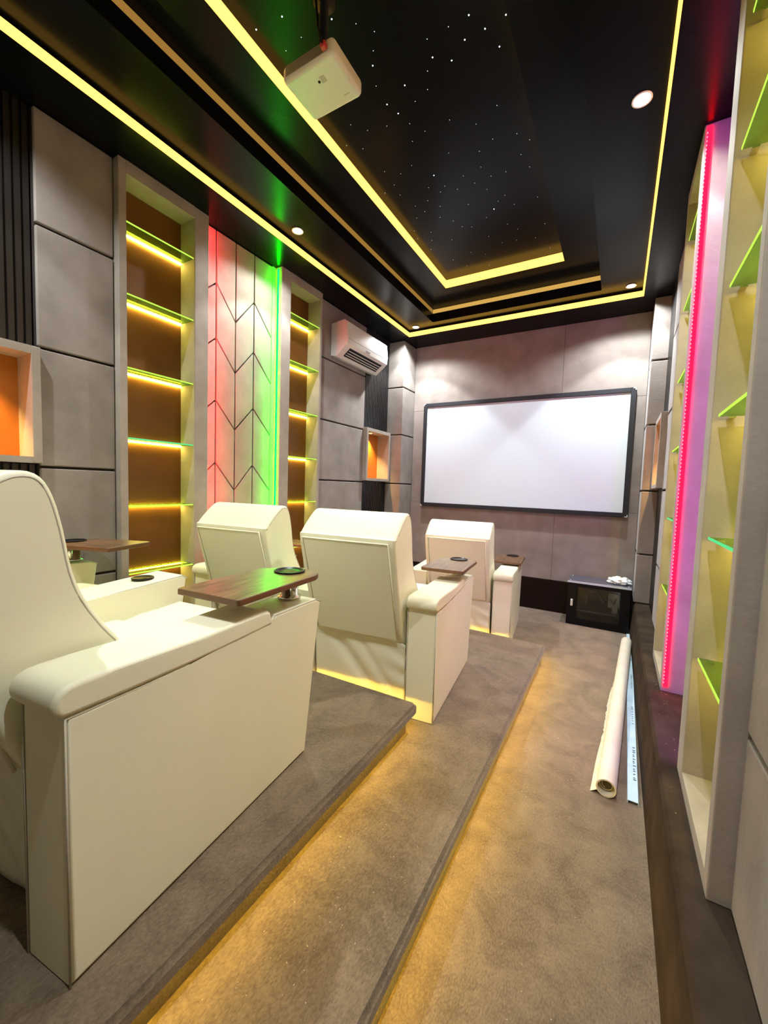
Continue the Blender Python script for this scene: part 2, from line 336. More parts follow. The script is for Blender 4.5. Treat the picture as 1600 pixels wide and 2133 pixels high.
# ================================================================== SEATING PLATFORMS
def platform(name, xe, front, z0, z1, lip, label):
    """carpeted platform; the top slab overhangs the riser by lip at the right and front edges. front = [(x, y) ...] right to left"""
    e = empty(name, (-1.6, 1.0, z0), 0, label, 'platform'); ye = front[0][1]; th = 0.042
    bm = bmesh.new(); prism(bm, [(XL + .001, YR + .001), (xe - lip, YR + .001), (xe - lip, ye - lip)] + [(x, y - lip) for x, y in front[1:]], z0, z1 - 0.035, 'z')
    body = link('riser', bm, CARPET)
    bm = bmesh.new()
    prof = [(XL + .001, YR + .001), (xe, YR + .001), (xe, ye - .03)] + [(xe - .03 + .03 * math.cos(a), ye - .03 + .03 * math.sin(a)) for a in (PI / 6, PI / 3, PI / 2)] + front[1:]
    prism(bm, prof, z1 - th, z1, 'z')
    es = [ed for ed in bm.edges if all(abs(v.co.z - z1) < 1e-5 for v in ed.verts) and len(ed.link_faces) == 2]
    bmesh.ops.bevel(bm, geom=es, offset=0.014, segments=3, affect='EDGES')
    slab = link('top', bm, CARPET); smooth_by_angle(slab, 50)
    zs = z1 - th - 0.006; t = 0.006
    st = box('light_strip', xe - lip + .003, xe - lip + .003 + t, YR + .05, ye - lip, zs, zs + .006, E_LIP)
    bm = bmesh.new(); g = lip - .003
    P = [(xe - lip + .003 + t, ye)] + front[1:]
    prism(bm, [(x, y - g) for x, y in P] + [(x, y - g + t) for x, y in P[::-1]], zs, zs + .006, 'z')
    st2 = link('light_strip', bm, E_LIP)
    put(e, body, slab, st, st2)
platform('seating_platform', -0.435, [(-.435, 3.455), (-1.3, 3.455), (XL + .001, 3.25)], 0.0, 0.15, 0.022, 'low carpeted platform beside the aisle carrying the middle row of recliners')
platform('seating_platform', -0.815, [(-.815, 1.825), (-1.5, 1.80), (XL + .001, 1.62)], 0.15, 0.30, 0.045, 'upper carpeted platform with glowing edge carrying the nearest recliner')

# ================================================================== WALL JOINERY
GZ = [2.70, 2.07, 1.44, 0.81]
def panel_stack(xf, xb, y0, y1, label, mat=SUEDE, gz=GZ, z0=ZP, z1=ZW, name='wall_panelling', full=False):
    e = empty(name, ((xf + xb) / 2, (y0 + y1) / 2, z0), 0, label, 'wall panelling')
    s = 1 if xf > xb else -1
    back = box('backing', xb, xf - s * .022, y0 + (.012 if full else .001), y1 - .001, z0, z1, GAP); put(e, back)
    zz = [z1] + gz + [z0]
    for a, b in zip(zz[1:], zz):
        p = box('panel', xb if full else xf - s * .025, xf, y0 + .002, y1 - .002, a + .009, b - .005, mat, None, .007, 3); put(e, p)
    return e
def slats(xf, xb, y0, y1, z0, z1, label):
    s = 1 if xf > xb else -1
    bm = bmesh.new(); bx(bm, xb, xf - s * .018, y0, y1, z0, z1)
    n = int((y1 - y0) / .034); p = (y1 - y0) / n
    for k in range(n): bx(bm, xf - s * .019, xf, y0 + k * p + .006, y0 + (k + 1) * p - .006, z0, z1)
    return tag(link('slat_panel', bm, SLAT), label, 'slat panel')
def shelf_tower(side, y0, y1, label):
    s = 1 if side == 'L' else -1
    X = (lambda v: v) if side == 'L' else (lambda v: -2.37 - v)
    xf, xbk = X(-2.64), X(-2.80); yo0, yo1 = y0 + .045, y1 - .11 if y1 - y0 > .595 else y1 - .035
    if side == 'L' and y0 > 2: yo0, yo1 = y0 + .115, y1 - .03
    zt = 3.205
    e = empty('lit_shelf_unit', (X(-2.72), (y0 + y1) / 2, ZP), 0, label, 'shelf unit')
    bm = bmesh.new(); b = .004
    bx(bm, xf, X(-2.855), y0, yo0, ZP, ZW, b); bx(bm, xf, X(-2.855), yo1, y1, ZP, ZW, b)
    bx(bm, xf - s * .001, X(-2.855), yo0, yo1, zt, ZW); bx(bm, xf - s * .001, X(-2.855), yo0, yo1, ZP, ZP + .05)
    fr = link('frame', bm, SUEDE_L); bk = box('back_panel', xbk, X(-2.82), yo0 - .001, yo1 + .001, ZP + .04, zt + .01, BRONZE)
    put(e, fr, bk)
    fx = -2.652 if side == 'L' else -2.656
    for i, z in enumerate((2.94, 2.52, 2.08, 1.65, 1.225, 0.79)):
        if side == 'R': z += .035
        ye = yo1 - .004 if side == 'L' else yo1 - .035
        g = box('glass_shelf', X(fx), X(-2.797), yo0 + .002, ye, z - .009, z, GLASS); put(e, g)
        if True:
            g['label'] = 'green-tinted glass shelf'
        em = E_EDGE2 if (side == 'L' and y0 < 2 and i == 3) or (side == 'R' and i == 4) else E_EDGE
        ed = box('painted_edge_glow', X(fx + .0005), X(fx + .003), yo0 + .002, ye, z - .009, z, em); put(e, ed)  # glow painted on the front edge by emission; the glass is no lamp
        ls = box('light_strip', X(-2.785), X(-2.797), yo0 + .004, yo1 - .006, z - .017, z - .010, E_SHELF); put(e, ls)
        if side == 'R':
            br = box('bracket', X(-2.70), X(-2.68), ye - .004, yo1 + .001, z - .016, z - .009, CHROME); put(e, br)
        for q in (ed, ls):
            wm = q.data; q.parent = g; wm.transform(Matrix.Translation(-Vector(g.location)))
    return e
def niche(side, y0, y1, z0, z1, label):
    s = 1 if side == 'L' else -1
    X = (lambda v: v) if side == 'L' else (lambda v: -2.37 - v)
    e = empty('wall_niche', (X(-2.74), (y0 + y1) / 2, z0), 0, label, 'wall niche'); t = .04
    bm = bmesh.new(); xf, xb = X(-2.645), X(-2.855)
    bx(bm, xf, xb, y0, y0 + t, z0, z1, .004); bx(bm, xf, xb, y1 - t, y1, z0, z1, .004)
    bx(bm, xf - s * .001, xb, y0 + t, y1 - t, z1 - t, z1); bx(bm, xf - s * .001, xb, y0 + t, y1 - t, z0, z0 + t * .8)
    fr = link('frame', bm, SUEDE_L); bk = box('back_panel', X(-2.82), X(-2.835), y0 + .03, y1 - .03, z0 + .02, z1 - .03, ORANGE); put(e, fr, bk)
    bm = bmesh.new(); lathe(bm, [(.02, 0), (.02, -.006), (.012, -.008)], X(-2.74), (y0 + y1) / 2 - .06, 16)
    for v in bm.verts: v.co.z += z1 - t + .001
    ln = link('lens', bm, emis('niche_lamp', (1, .62, .22), 3)); put(e, ln)
    spotlamp(e, (0, -.06, z1 - t - .015 - z0), 60, 110, .6, (1, .55, .16), .01, (-s * .35, -.05, -1))
    return e
def chevrons(side, y0, y1, label):
    """grooved upholstered strips cut to arrow points"""
    s = 1 if side == 'L' else -1
    X = (lambda v: v) if side == 'L' else (lambda v: -2.37 - v)
    fd = -2.72 if side == 'L' else -2.762
    xf, xb = X(fd), X(-2.855)
    e = empty('chevron_panel', (X(-2.78), (y0 + y1) / 2, ZP), 0, label, 'wall panel')
    put(e, box('backing', xb, X(fd - .022), y0, y1, ZP, ZW, GAP))
    ys = [y0 + .002, 2.055, 2.235, 2.422, y1 - .035]
    hi = [2.885, 2.478, 2.012, 1.534, 1.06, 0.60]; lo = [2.67, 2.272, 1.82, 1.332, 0.86, 0.40]
    g = .0075
    for k in range(4):
        L_, R_ = (lo, hi) if k % 2 == 0 else (hi, lo)
        if k == 0: L_ = [h - .10 for h in hi]
        zl, zr = [ZW] + L_ + [ZP], [ZW] + R_ + [ZP]
        for i in range(len(zl) - 1):
            a0, a1 = zl[i + 1] + (g if i < 6 else 0), zl[i] - g; b0, b1 = zr[i + 1] + g, zr[i] - g
            if a1 - a0 < .05: continue
            bm = bmesh.new(); prism(bm, [(ys[k] + g * .7, a0), (ys[k + 1] - g * .7, b0), (ys[k + 1] - g * .7, b1), (ys[k] + g * .7, a1)], X(fd - .025), xf, 'x', .004, 2)
            p = link('padded_strip', bm, SUEDE_L); smooth_by_angle(p, 50); put(e, p)
    put(e, box('side_strip', X(fd - .015), X(fd), y1 - .035, y1, ZP, ZW, SUEDE_L))
    return e

T1 = (1.325, 1.93); T2 = (2.655, 3.215)
# left wall
panel_stack(-2.69, -2.855, .945, 1.322, 'stack of taupe padded panels between the black slats and the nearer lit shelves, left wall')
shelf_tower('L', *T1, 'tall lit glass shelf unit on the left wall, nearest the camera')
chevrons('L', T1[1], T2[0], 'grooved chevron wall panel glowing red and green between the two left shelf units')
shelf_tower('L', *T2, 'tall lit glass shelf unit on the left wall beside the air conditioner')
panel_stack(-2.70, -2.855, 3.218, 4.115, 'wide taupe padded panels under the air conditioner on the left wall')
slats(-2.702, -2.855, 4.118, 4.678, 2.105, ZW, 'black ribbed slat panel above the small orange niche, far end of left wall')
slats(-2.702, -2.855, 4.118, 4.678, ZP, 1.455, 'black ribbed slat panel below the small orange niche, left wall')
niche('L', 4.10, 4.678, 1.46, 2.10, 'small square niche glowing orange near the screen on the left wall')
slats(-2.73, -2.855, .30, .942, 2.065, ZW, 'black ribbed slat panel at the top left edge of the photo')
slats(-2.73, -2.855, .30, .942, ZP, 1.455, 'black ribbed slat panel hidden behind the nearest recliner, under the near niche')
niche('L', .36, .942, 1.46, 2.06, 'orange niche at the left edge just above the nearest recliner back')
o = panel_stack(-2.69, -2.855, YR + .002, .298, 'taupe padded panels on the left wall behind the camera', name='trim_1'); o['kind'] = 'structure'; del o['category']
panel_stack(-2.485, -2.855, 4.682, YB + .015, 'projecting padded corner column left of the screen', SUEDE, [2.685, 2.075, 1.435, .81], full=True)
# right wall (mirror arrangement)
panel_stack(0.32, .495, .72, 1.322, 'large taupe padded panels on the right wall at the right edge of the photo', SUEDE, [2.70, 2.07, 1.48, .80])
o = panel_stack(0.32, .495, YR + .002, .718, 'taupe padded panels on the right wall beside the camera', name='trim_2'); o['kind'] = 'structure'; del o['category']
shelf_tower('R', *T1, 'tall lit shelf unit on the right wall, nearest the camera')
chevrons('R', T1[1], T2[0], 'recessed wall panel washed pink and violet on the right wall')
shelf_tower('R', *T2, 'narrow-looking lit shelf unit on the right wall beyond the pink panel')
panel_stack(0.32, .495, 3.218, 4.115, 'taupe padded panels on the right wall past the far shelf unit')
slats(.33, .495, 4.118, 4.678, 2.105, ZW, 'black slat panel above the orange niche on the right wall')
slats(.33, .495, 4.118, 4.678, ZP, 1.455, 'black slat panel below the orange niche on the right wall')
niche('R', 4.10, 4.678, 1.46, 2.10, 'orange niche on the right wall beside the screen')
panel_stack(0.20, .495, 4.682, YB + .015, 'projecting padded corner column right of the screen', SUEDE, [2.685, 2.075, 1.435, .81], full=True)
# screen wall cladding
bm = bmesh.new(); zz = [.367, 1.20, 2.43, ZW]
e = empty('wall_panelling', (-1.14, YB, .367), 0, 'broad taupe fabric panels covering the wall behind the screen', 'wall panelling')
for a, b in zip(zz, zz[1:]):
    for x0, x1 in ((-2.483, -.62), (-.62, .198)):
        p = box('panel', x0 + .0012, x1 - .0012, YB, YB + .019, a + .0012, b - .0012, SUEDE, None, .002, 2); put(e, p)
bm.free()

# ------------------------------------------------------------------ coloured LED strips
tag(box('light_strip', -2.664, -2.656, T1[1] + .001, T1[1] + .008, ZP + .02, 3.26, E_RED2), 'red light strip at the near side of the chevron panel, left wall', 'light strip', 'coloured light strips')
tag(box('light_strip', -2.688, -2.676, T2[0] - .008, T2[0] - .001, ZP + .02, 3.26, E_GREEN), 'green light strip at the far side of the chevron panel, left wall', 'light strip', 'coloured light strips')
e = empty('light_strip', (.312, T2[0] - .006, ZP), 0, 'vivid red light strip with visible dots up the right wall', 'light strip', 'coloured light strips')
put(e, box('band', .281, .300, T2[0] - .006, T2[0] - .001, ZP + .03, 3.265, E_RED))
bm = bmesh.new(); z = ZP + .05
while z < 3.25: bx(bm, .279, .2825, T2[0] - .0085, T2[0] - .006, z, z + .006); z += .02
d = link('diodes', bm, E_REDDOT); d['kind'] = 'stuff'; put(e, d)
tag(box('light_strip', .360, .378, T1[1] + .001, T1[1] + .0025, ZP + .03, 3.26, E_BLUE), 'violet light strip hidden at the near side of the pink recess', 'light strip', 'coloured light strips')

# ================================================================== RECLINERS
# local frame: x = -(w - WC), y = s - SC0, z = height;  w runs leftwards from the outer right arm, s forwards from its rear
def build_arm(e, wc, w0, w1, pad=True, cup=False):
    xa, xb = -(w1 - wc), -(w0 - wc)
    if pad: poly = [(0, 0), (0, .600), (.30, .592), (.625, .60), (.640, .605), (.66, .628), (.92, .622), (.955, .606), (.865, 0)]
    else: poly = [(.02, 0), (.02, .60), (.30, .60), (.93, .625), (.955, .61), (.865, 0)]
    poly = [(a - .45, b + .004) for a, b in poly]
    bm = bmesh.new(); prism(bm, poly, xa, xb, 'x', .012, 3)
    a = link('armrest', bm, LEATHER, e); smooth_by_angle(a, 40)
    for x in (xa + .003, xb - .003):
        bm = bmesh.new(); tube(bm, [(x, p[0] + (0.002 if p[0] > 0 else -.0), p[1] - .004) for p in (poly[1:-1] if not pad else poly[0:8])], .0028, 6)
        link('piping', bm, SEAM, a, True)
    if pad:
        pp = [(-.012, .604), (-.022, .63), (-.008, .664), (.10, .668), (.35, .656), (.60, .656), (.634, .646), (.638, .598), (.30, .592)]
        pp = [(q - .45, h + .004) for q, h in pp]
        po = [(-.004, .600), (-.016, .606), (-.023, .618), (-.025, .633), (-.021, .648), (-.011, .660), (.006, .667), (.03, .669), (.10, .668), (.22, .662), (.35, .657), (.48, .656), (.60, .656), (.622, .653), (.634, .644), (.638, .628), (.638, .598), (.48, .594), (.30, .592), (.12, .595)]
        bm = bmesh.new(); rnd_prism(bm, [(q - .45, h + .004) for q, h in po], xa - .003, xb + .003, .013)
        p = link('arm_pad', bm, LEATHER, a); smooth_by_angle(p, 60)
        for x in (xa - .0005, xb + .0005):
            bm = bmesh.new(); tube(bm, [(x, q[0] + dq, q[1] + dz) for q, dq, dz in ((pp[0], .012, .006), (pp[1], .012, 0), (pp[2], .012, -.010), (pp[3], 0, -.010), (pp[4], 0, -.010), (pp[5], 0, -.010), (pp[6], -.009, -.010), (pp[7], -.009, .006))], .0022, 6)
            link('piping', bm, SEAM, p, True)
    if cup:
        bm = bmesh.new(); xm = (xa + xb) / 2; lathe(bm, [(.048, .630), (.046, .634), (.040, .632), (.038, .6305)], xm, .34, 28)
        link('cup_holder', bm, BLACKP, a, True)
    return a
def build_table(e, wc, w0, swung=0.0, mirror=False, zc=0.0):
    """swivel tray on a chrome post at the front of the arm"""
    px, py = -(w0 + .095 - wc), .865 - .45
    t = bpy.data.objects.new('swivel_tray', None); COL.objects.link(t); t.parent = e; t.location = (px, py, .625 + zc); t.rotation_euler = (0, 0, swung); t.empty_display_size = .05
    m = -1 if mirror else 1
    # outline in (x right, y forward) about the post
    out = [(.112, -.412), (.120, -.402), (.127, .0), (.115, .035), (.075, .055), (.045, .075), (-.035, .075), (-.06, .06), (-.085, .02), (-.135, -.005), (-.142, -.02), (-.157, -.39), (-.148, -.405)]
    out = [(x * m, y) for x, y in out]
    bm = bmesh.new(); prism(bm, out, .092, .114, 'z', .004, 2, 0)
    for f in bm.faces:
        if abs(f.normal.z) < .7: f.material_index = 1
    b = link('tray_board', bm, WOOD, t, mats=[WOOD, WOODE]); smooth_by_angle(b, 50)
    bm = bmesh.new(); r = .1125
    bx(bm, (.088 if m > 0 else -.13), (.09 if m > 0 else -.128), -.38, -.04, .114, .1145); 
    bm.free()
    bm = bmesh.new(); lathe(bm, [(.048, .1135), (.06, .1145), (.063, .119), (.056, .121), (.052, .1165), (.02, .1162)], 0, 0, 32); link('cup_holder', bm, BLACKP, b, True)
    bm = bmesh.new(); lathe(bm, [(.047, .008), (.047, .016), (.036, .02), (.034, .092)], 0, 0, 32); link('post', bm, CHROME, t, True)
    bm = bmesh.new(); lathe(bm, [(.012, .03), (.012, .092)], .055 * m, -.05, 12); link('lever', bm, CHROME, t, True)
    return t
def build_seat(e, wc, w0, w1, seed):
    xa, xb = -(w1 - wc), -(w0 - wc)
    rnd = random.Random(seed)
    box('base_frame', xa + .02, xb - .02, .12 - .45, .80 - .45, .03, .26, DARKBOARD, e)
    # cushion
    bm = bmesh.new(); nx, ny = 16, 20; top = []; 
    def H(u, v):
        du = min(u, 1 - u); dv = min(v, 1 - v)
        edge = min(1, du / .12) ** .5 * min(1, dv / .10) ** .5
        crease = .018 * math.exp(-((v - .52) / .03) ** 2)
        return .27 + .26 * (0.55 + .45 * edge) - crease + .006 * math.sin(u * 9 + seed) * math.sin(v * 7)
    g = [[bm.verts.new((xa + .004 + (xb - xa - .008) * i / nx, -.20 + .66 * j / ny, H(i / nx, j / ny))) for j in range(ny + 1)] for i in range(nx + 1)]
    for i in range(nx):
        for j in range(ny): bm.faces.new([g[i][j], g[i + 1][j], g[i + 1][j + 1], g[i][j + 1]])
    bd = [g[i][0] for i in range(nx + 1)] + [g[nx][j] for j in range(1, ny + 1)] + [g[i][ny] for i in range(nx - 1, -1, -1)] + [g[0][j] for j in range(ny - 1, 0, -1)]
    lo = [bm.verts.new((v.co.x, v.co.y, .27)) for v in bd]
    for k in range(len(bd)): bm.faces.new([bd[k], bd[(k + 1) % len(bd)], lo[(k + 1) % len(bd)], lo[k]])
    bm.faces.new(lo)
    s = link('seat', bm, LEATHER, e, True)
    fp = box('footrest', xa + .008, xb - .008, .86 - .45, .93 - .45, .05, .37, LEATHER, e, .02, 3)
    # backrest
    poly = [(.30, .40), (.29, .52), (.245, .64), (.196, .712), (.15, .79), (.123, .866), (.105, .97), (.085, 1.05), (.06, 1.095), (.025, 1.108), (-.02, 1.095), (-.09, 1.04), (-.14, .99), (-.155, .95), (-.08, .68), (.02, .41), (.12, .36)]
    poly = crom([(a - .45, b) for a, b in poly], 3)
    ins = .018
    bm = bmesh.new(); rnd_prism(bm, poly, xa + ins, xb - ins, .016)
    b = link('backrest', bm, LEATHER, e); smooth_by_angle(b, 50)
    # rear cover panel lying on the slanted back
    A = Vector((-.155 - .45, .955)); B = Vector((.02 - .45, .415)); d = (B - A).normalized(); n = Vector((d.y, -d.x)); n = n if n.x < 0 else -n
    a0 = A - d * .008 + n * .001; b0 = B - d * .0
    q = [a0, b0, b0 + n * .013, a0 + n * .013]
    bm = bmesh.new(); prism(bm, [tuple(v) for v in q], xa + ins + .032, xb - ins - .032, 'x', .006, 3)
    pn = link('rear_panel', bm, LEATHER, b); smooth_by_angle(pn, 50)
    bm = bmesh.new(); c1 = a0 + n * .012; c2 = b0 + n * .012; x1, x2 = xa + ins + .034, xb - ins - .034
    tube(bm, [(x1, c2.x, c2.y), (x1, c1.x, c1.y), (x2, c1.x, c1.y), (x2, c2.x, c2.y)], .0045, 6)
    link('piping', bm, LEATHER, pn, True)
    pi_ = inset(poly, .013)
    for x in (xa + ins + .001, xb - ins - .001):
        bm = bmesh.new(); tube(bm, [(x, p[0], p[1]) for p in pi_[3:36]], .0024, 6)
        link('piping', bm, SEAM, b, True)
    # loose skirt below the back
    bm = bmesh.new(); nx, nz = 36, 22; g = []
    for i in range(nx + 1):
        col = []
        for j in range(nz + 1):
            u, v = i / nx, j / nz
            z = .012 + .42 * v - (.05 * max(0, (u - .8) / .2) * v)
            fold = .020 * math.exp(-((u * .9 - .55 * (1 - v) - .12) / .07) ** 2) + .011 * math.exp(-((u - .55 * (1 - v) - .42) / .05) ** 2) + .006 * math.sin(v * 22 + u * 3) * max(0, u - .7) / .3 + .004 * math.sin(u * 5 + seed)
            y = .035 + .03 * (1 - v) + fold * (.3 + .7 * math.sin(PI * min(1, max(0, v))))
            col.append(bm.verts.new((xa + .012 + (xb - xa - .024) * u, y - .45, z)))
        g.append(col)
    for i in range(nx):
        for j in range(nz): bm.faces.new([g[i][j], g[i + 1][j], g[i + 1][j + 1], g[i][j + 1]])
    sk = link('skirt', bm, LEATHER, e, True); md = sk.modifiers.new('thickness', 'SOLIDIFY'); md.thickness = .004
def recliner_right(name):
    wc = .49; e = empty(name)
    build_arm(e, wc, 0, .165); build_arm(e, wc, .785, .975, False, True); build_seat(e, wc, .17, .78, 1)
    return e, wc
def recliner_left(name):
    wc = 1.35; e = empty(name)
    build_arm(e, wc, 1.57, 1.735); build_seat(e, wc, .98, 1.565, 2.6)
    return e, wc
TH = math.radians(6.5)
def place(e, wc, P0, zb):
    e.location = (P0[0] - math.sin(TH) * .45 - math.cos(TH) * wc, P0[1] + math.cos(TH) * .45 - math.sin(TH) * wc, zb); e.rotation_euler = (0, 0, TH)
PN, PM, PF = (-.948, .367), (-.77, 1.918), (-.74, 3.545)
rr, wr = recliner_right('recliner'); rl, wl = recliner_left('recliner')
G = 'cream leather recliners in three rows'
r2 = copy_tree(rr); r3 = copy_tree(rr); l2 = copy_tree(rl)
for e, P, zb, lab in ((rr, PN, .30, 'big cream leather recliner nearest the camera, its outer arm filling the lower left'), (r2, PM, .15, 'cream recliner seen from behind in the centre, right seat of the middle row'), (r3, PF, 0.0, 'small far cream recliner in the front row, just below the screen')):
    place(e, wr, P, zb); tag(e, lab, 'recliner', G)
for e, P, zb, lab in ((rl, PN, .30, 'cream recliner mostly hidden behind the nearest one, by the left wall'), (l2, PM, .15, 'cream recliner in front of the chevron panel, left seat of the middle row')):
    place(e, wl, P, zb); tag(e, lab, 'recliner', G)
rl.scale.x = .87; rl.location.x += .05; rl.location.y += .005
build_table(rr, wr, 0.0); build_table(r2, wr, 0.0); build_table(r3, wr, 0.0, zc=-.04)
build_table(rl, wl, 1.545, swung=math.radians(100), mirror=True); build_table(l2, wl, 1.545, swung=math.radians(100), mirror=True)

# ================================================================== PROJECTION SCREEN
e = empty('projection_screen', (-1.11, 4.97, 1.15), 0, 'wide white projection screen in a black frame on the far wall', 'projection screen')
x0, x1, z0, z1 = -2.315, .105, 1.15, 2.515; f = .05
put(e, box('screen_surface', x0 + .02, x1 - .02, 4.985, 4.99, z0 + .02, z1 - .02, SCREENM))
bm = bmesh.new()
bx(bm, x0, x0 + f, 4.970, YB - .001, z0, z1, .004); bx(bm, x1 - f, x1, 4.970, YB - .001, z0, z1, .004)
bx(bm, x0 + f, x1 - f, 4.971, YB - .001, z1 - f, z1, .004); bx(bm, x0 + f, x1 - f, 4.971, YB - .001, z0, z0 + f, .004)
put(e, link('frame', bm, FRAMEB))
for cx, cz, sx, sz in ((x0, z1, 1, -1), (x1, z1, -1, -1), (x0, z0, 1, 1), (x1, z0, -1, 1)):
    bm = bmesh.new(); bx(bm, cx + sx * .002, cx + sx * .03, 4.9685, 4.972, cz + sz * .004, cz + sz * .012); bx(bm, cx + sx * .002, cx + sx * .01, 4.968, 4.972, cz + sz * .012, cz + sz * .03)
    put(e, link('corner_bracket', bm, WHITEP))

# ================================================================== AIR CONDITIONER
e = empty('air_conditioner', (-2.70, 3.84, 2.74), 0, 'white wall-mounted split air conditioner high on the left wall', 'air conditioner')
prof = [(-2.70, 3.08), (-2.70, 2.75), (-2.63, 2.735), (-2.485, 2.85), (-2.478, 2.93), (-2.49, 3.07), (-2.53, 3.10)]
bm = bmesh.new(); prism(bm, prof, 3.43, 4.25, 'y', .010, 3); b = link('body', bm, WHITEP); smooth_by_angle(b, 35); put(e, b)
def on_face(t, off):
    p = Vector((-2.63, 2.735)); q = Vector((-2.485, 2.85)); d = (q - p); n = Vector((d.y, -d.x)).normalized(); r = p + d * t + n * off; return (r.x, r.y)
bm = bmesh.new(); prism(bm, [on_face(.22, -.004), on_face(.80, -.004), on_face(.80, .003), on_face(.22, .003)], 3.52, 4.17, 'y'); put(e, link('air_outlet', bm, BLACKP))
for a in (.32, .46, .62):
    bm = bmesh.new(); prism(bm, [on_face(a, .002), on_face(a + .04, .002), on_face(a + .04, .008), on_face(a, .008)], 3.53, 4.16, 'y'); put(e, link('louvre', bm, WHITEP))
bm = bmesh.new(); bx(bm, -2.4815, -2.4795, 3.44, 4.24, 2.9, 2.9035); put(e, link('panel_seam', bm, GREYP))
bm = bmesh.new(); bx(bm, -2.4805, -2.478, 3.79, 3.86, 2.867, 2.879); put(e, link('badge', bm, GREYP))
bm = bmesh.new(); bx(bm, -2.4815, -2.478, 4.185, 4.2, 2.87, 2.90); put(e, link('indicator', bm, emis('white_indicator', (1, 1, 1), 1.5)))

# ================================================================== PROJECTOR
e = empty('projector', (-1.28, 1.525, 3.2), 0, 'white projector hanging upside down from the starry ceiling', 'projector')
b = box('body', -1.425, -1.137, 1.41, 1.64, 3.20, 3.272, WHITEP, None, .022, 4); put(e, b)
put(e, box('rear_grille', -1.40, -1.17, 1.4085, 1.412, 3.215, 3.258, GREYP))
put(e, box('cable_plug', -1.188, -1.165, 1.388, 1.41, 3.215, 3.24, REDP, None, .004))
bm = bmesh.new(); lathe(bm, [(.02, 3.272), (.02, 3.56), (.05, 3.565), (.05, Z4)], -1.28, 1.52, 20); put(e, link('ceiling_mount', bm, BLACKP, None, True))
bm = bmesh.new(); bx(bm, -1.26, -1.235, 1.47, 1.50, 3.1992, 3.2002); put(e, link('sticker', bm, noisy('grey_sticker', (.42, .43, .36), (.5, .5, .42), 60)))
bm = bmesh.new(); lathe(bm, [(.006, 3.2005), (.006, 3.1985), (.004, 3.198)], -1.2705, 1.487, 16); put(e, link('foot_screw', bm, BLACKP))
bm = bmesh.new(); bx(bm, -1.208, -1.178, 1.588, 1.594, 3.1993, 3.2002); put(e, link('logo', bm, plain('faint_grey_print', (.5, .46, .45), .5)))
bm = bmesh.new(); tube(bm, [(-1.176, 1.39, 3.228), (-1.178, 1.365, 3.26), (-1.20, 1.37, 3.40), (-1.25, 1.45, 3.55), (-1.25, 1.47, Z4)], .005, 8); put(e, link('cable', bm, BLACKP, None, True))

# ================================================================== RACK CABINET AND BAG
RX0, RX1, RY0, RY1, RZ = -.40, .175, 4.66, 4.99, .455
e = empty('rack_cabinet', ((RX0 + RX1) / 2, (RY0 + RY1) / 2, 0), 0, 'low black equipment cabinet with smoked glass door under the screen', 'cabinet')
bm = bmesh.new(); t = .018
bx(bm, RX0, RX0 + t, RY0, RY1, 0.0, RZ); bx(bm, RX1 - t, RX1, RY0, RY1, 0, RZ); bx(bm, RX0 + t, RX1 - t, RY1 - t, RY1, 0, RZ); bx(bm, RX0 + t, RX1 - t, RY0, RY1 - t, 0, .03); bx(bm, RX0 + t, RX1 - t, RY0, RY1 - t, RZ - t, RZ)
put(e, link('body', bm, BLACKP))
GLTOP = plain('grey_metal_lid', (.10, .11, .15), .3, .3)
put(e, box('lid', RX0 - .004, RX1 + .004, RY0 - .006, RY1, RZ, RZ + .012, GLTOP, None, .002))
put(e, box('lid_edge', RX0 - .003, RX1 + .003, RY0 - .009, RY0 - .006, RZ - .008, RZ + .012, plain('pale_grey_metal', (.62, .70, .78), .3)))
bm = bmesh.new(); ya, yb = RY0 - .012, RY0 - .001
bx(bm, RX0, RX0 + .10, ya, yb, .005, RZ - .01); bx(bm, RX1 - .09, RX1, ya, yb, .005, RZ - .01); bx(bm, RX0 + .10, RX1 - .09, ya, yb, .005, .075); bx(bm, RX0 + .10, RX1 - .09, ya, yb, RZ - .045, RZ - .01)
dr = link('door', bm, BLACKP); put(e, dr)
gl = box('glass_pane', RX0 + .10, RX1 - .09, ya + .004, ya + .007, .075, RZ - .045, PANE); put(e, gl); gl.parent = dr
hd = box('handle', RX0 + .035, RX0 + .058, ya - .012, ya, .20, .275, WHITEP, None, .008, 3); put(e, hd); hd.parent = dr
for k in range(4):
    bm = bmesh.new(); x = (RX0 + .02, RX1 - .02)[k % 2]; y = (RY0 + .03, RY1 - .03)[k // 2]; lathe(bm, [(.006, RZ + .012), (.005, RZ + .017)], x, y, 10); put(e, link('lid_screw', bm, WHITEP))
put(e, box('inner_shelf', RX0 + t, RX1 - t, RY0 + .02, RY1 - t, .15, .158, GREYP))
o = box('amplifier', -.27, .02, 4.72, 4.94, .159, .215, BLACKP, None, .004); tag(o, 'black equipment box seen dimly inside the glass-fronted cabinet', 'amplifier')
bm = bmesh.new(); rnd = random.Random(5)
pts = [(-.22 + .05 * i + rnd.uniform(-.02, .02), 4.72 + rnd.uniform(0, .05), .235 + rnd.uniform(0, .12)) for i in range(7)]
fine = []
for i in range(len(pts) - 1):
    for k in range(6):
        a = k / 6; p = Vector(pts[i]).lerp(Vector(pts[i + 1]), a); p.z += .02 * math.sin(a * PI); fine.append(p)
tube(bm, [(-.22, 4.74, .222)] + fine, .006, 8); o = link('cable_bundle', bm, plain('grey_cable', (.2, .2, .19), .4), None, True); tag(o, 'loose grey cable coiled above the box inside the black cabinet', 'cable')
o = box('paper_sheet', -.02, .07, 4.75, 4.756, .16, .36, plain('grey_card', (.55, .55, .5), .7)); o.name = 'card'; tag(o, 'pale card standing inside the cabinet at its right side', 'card')
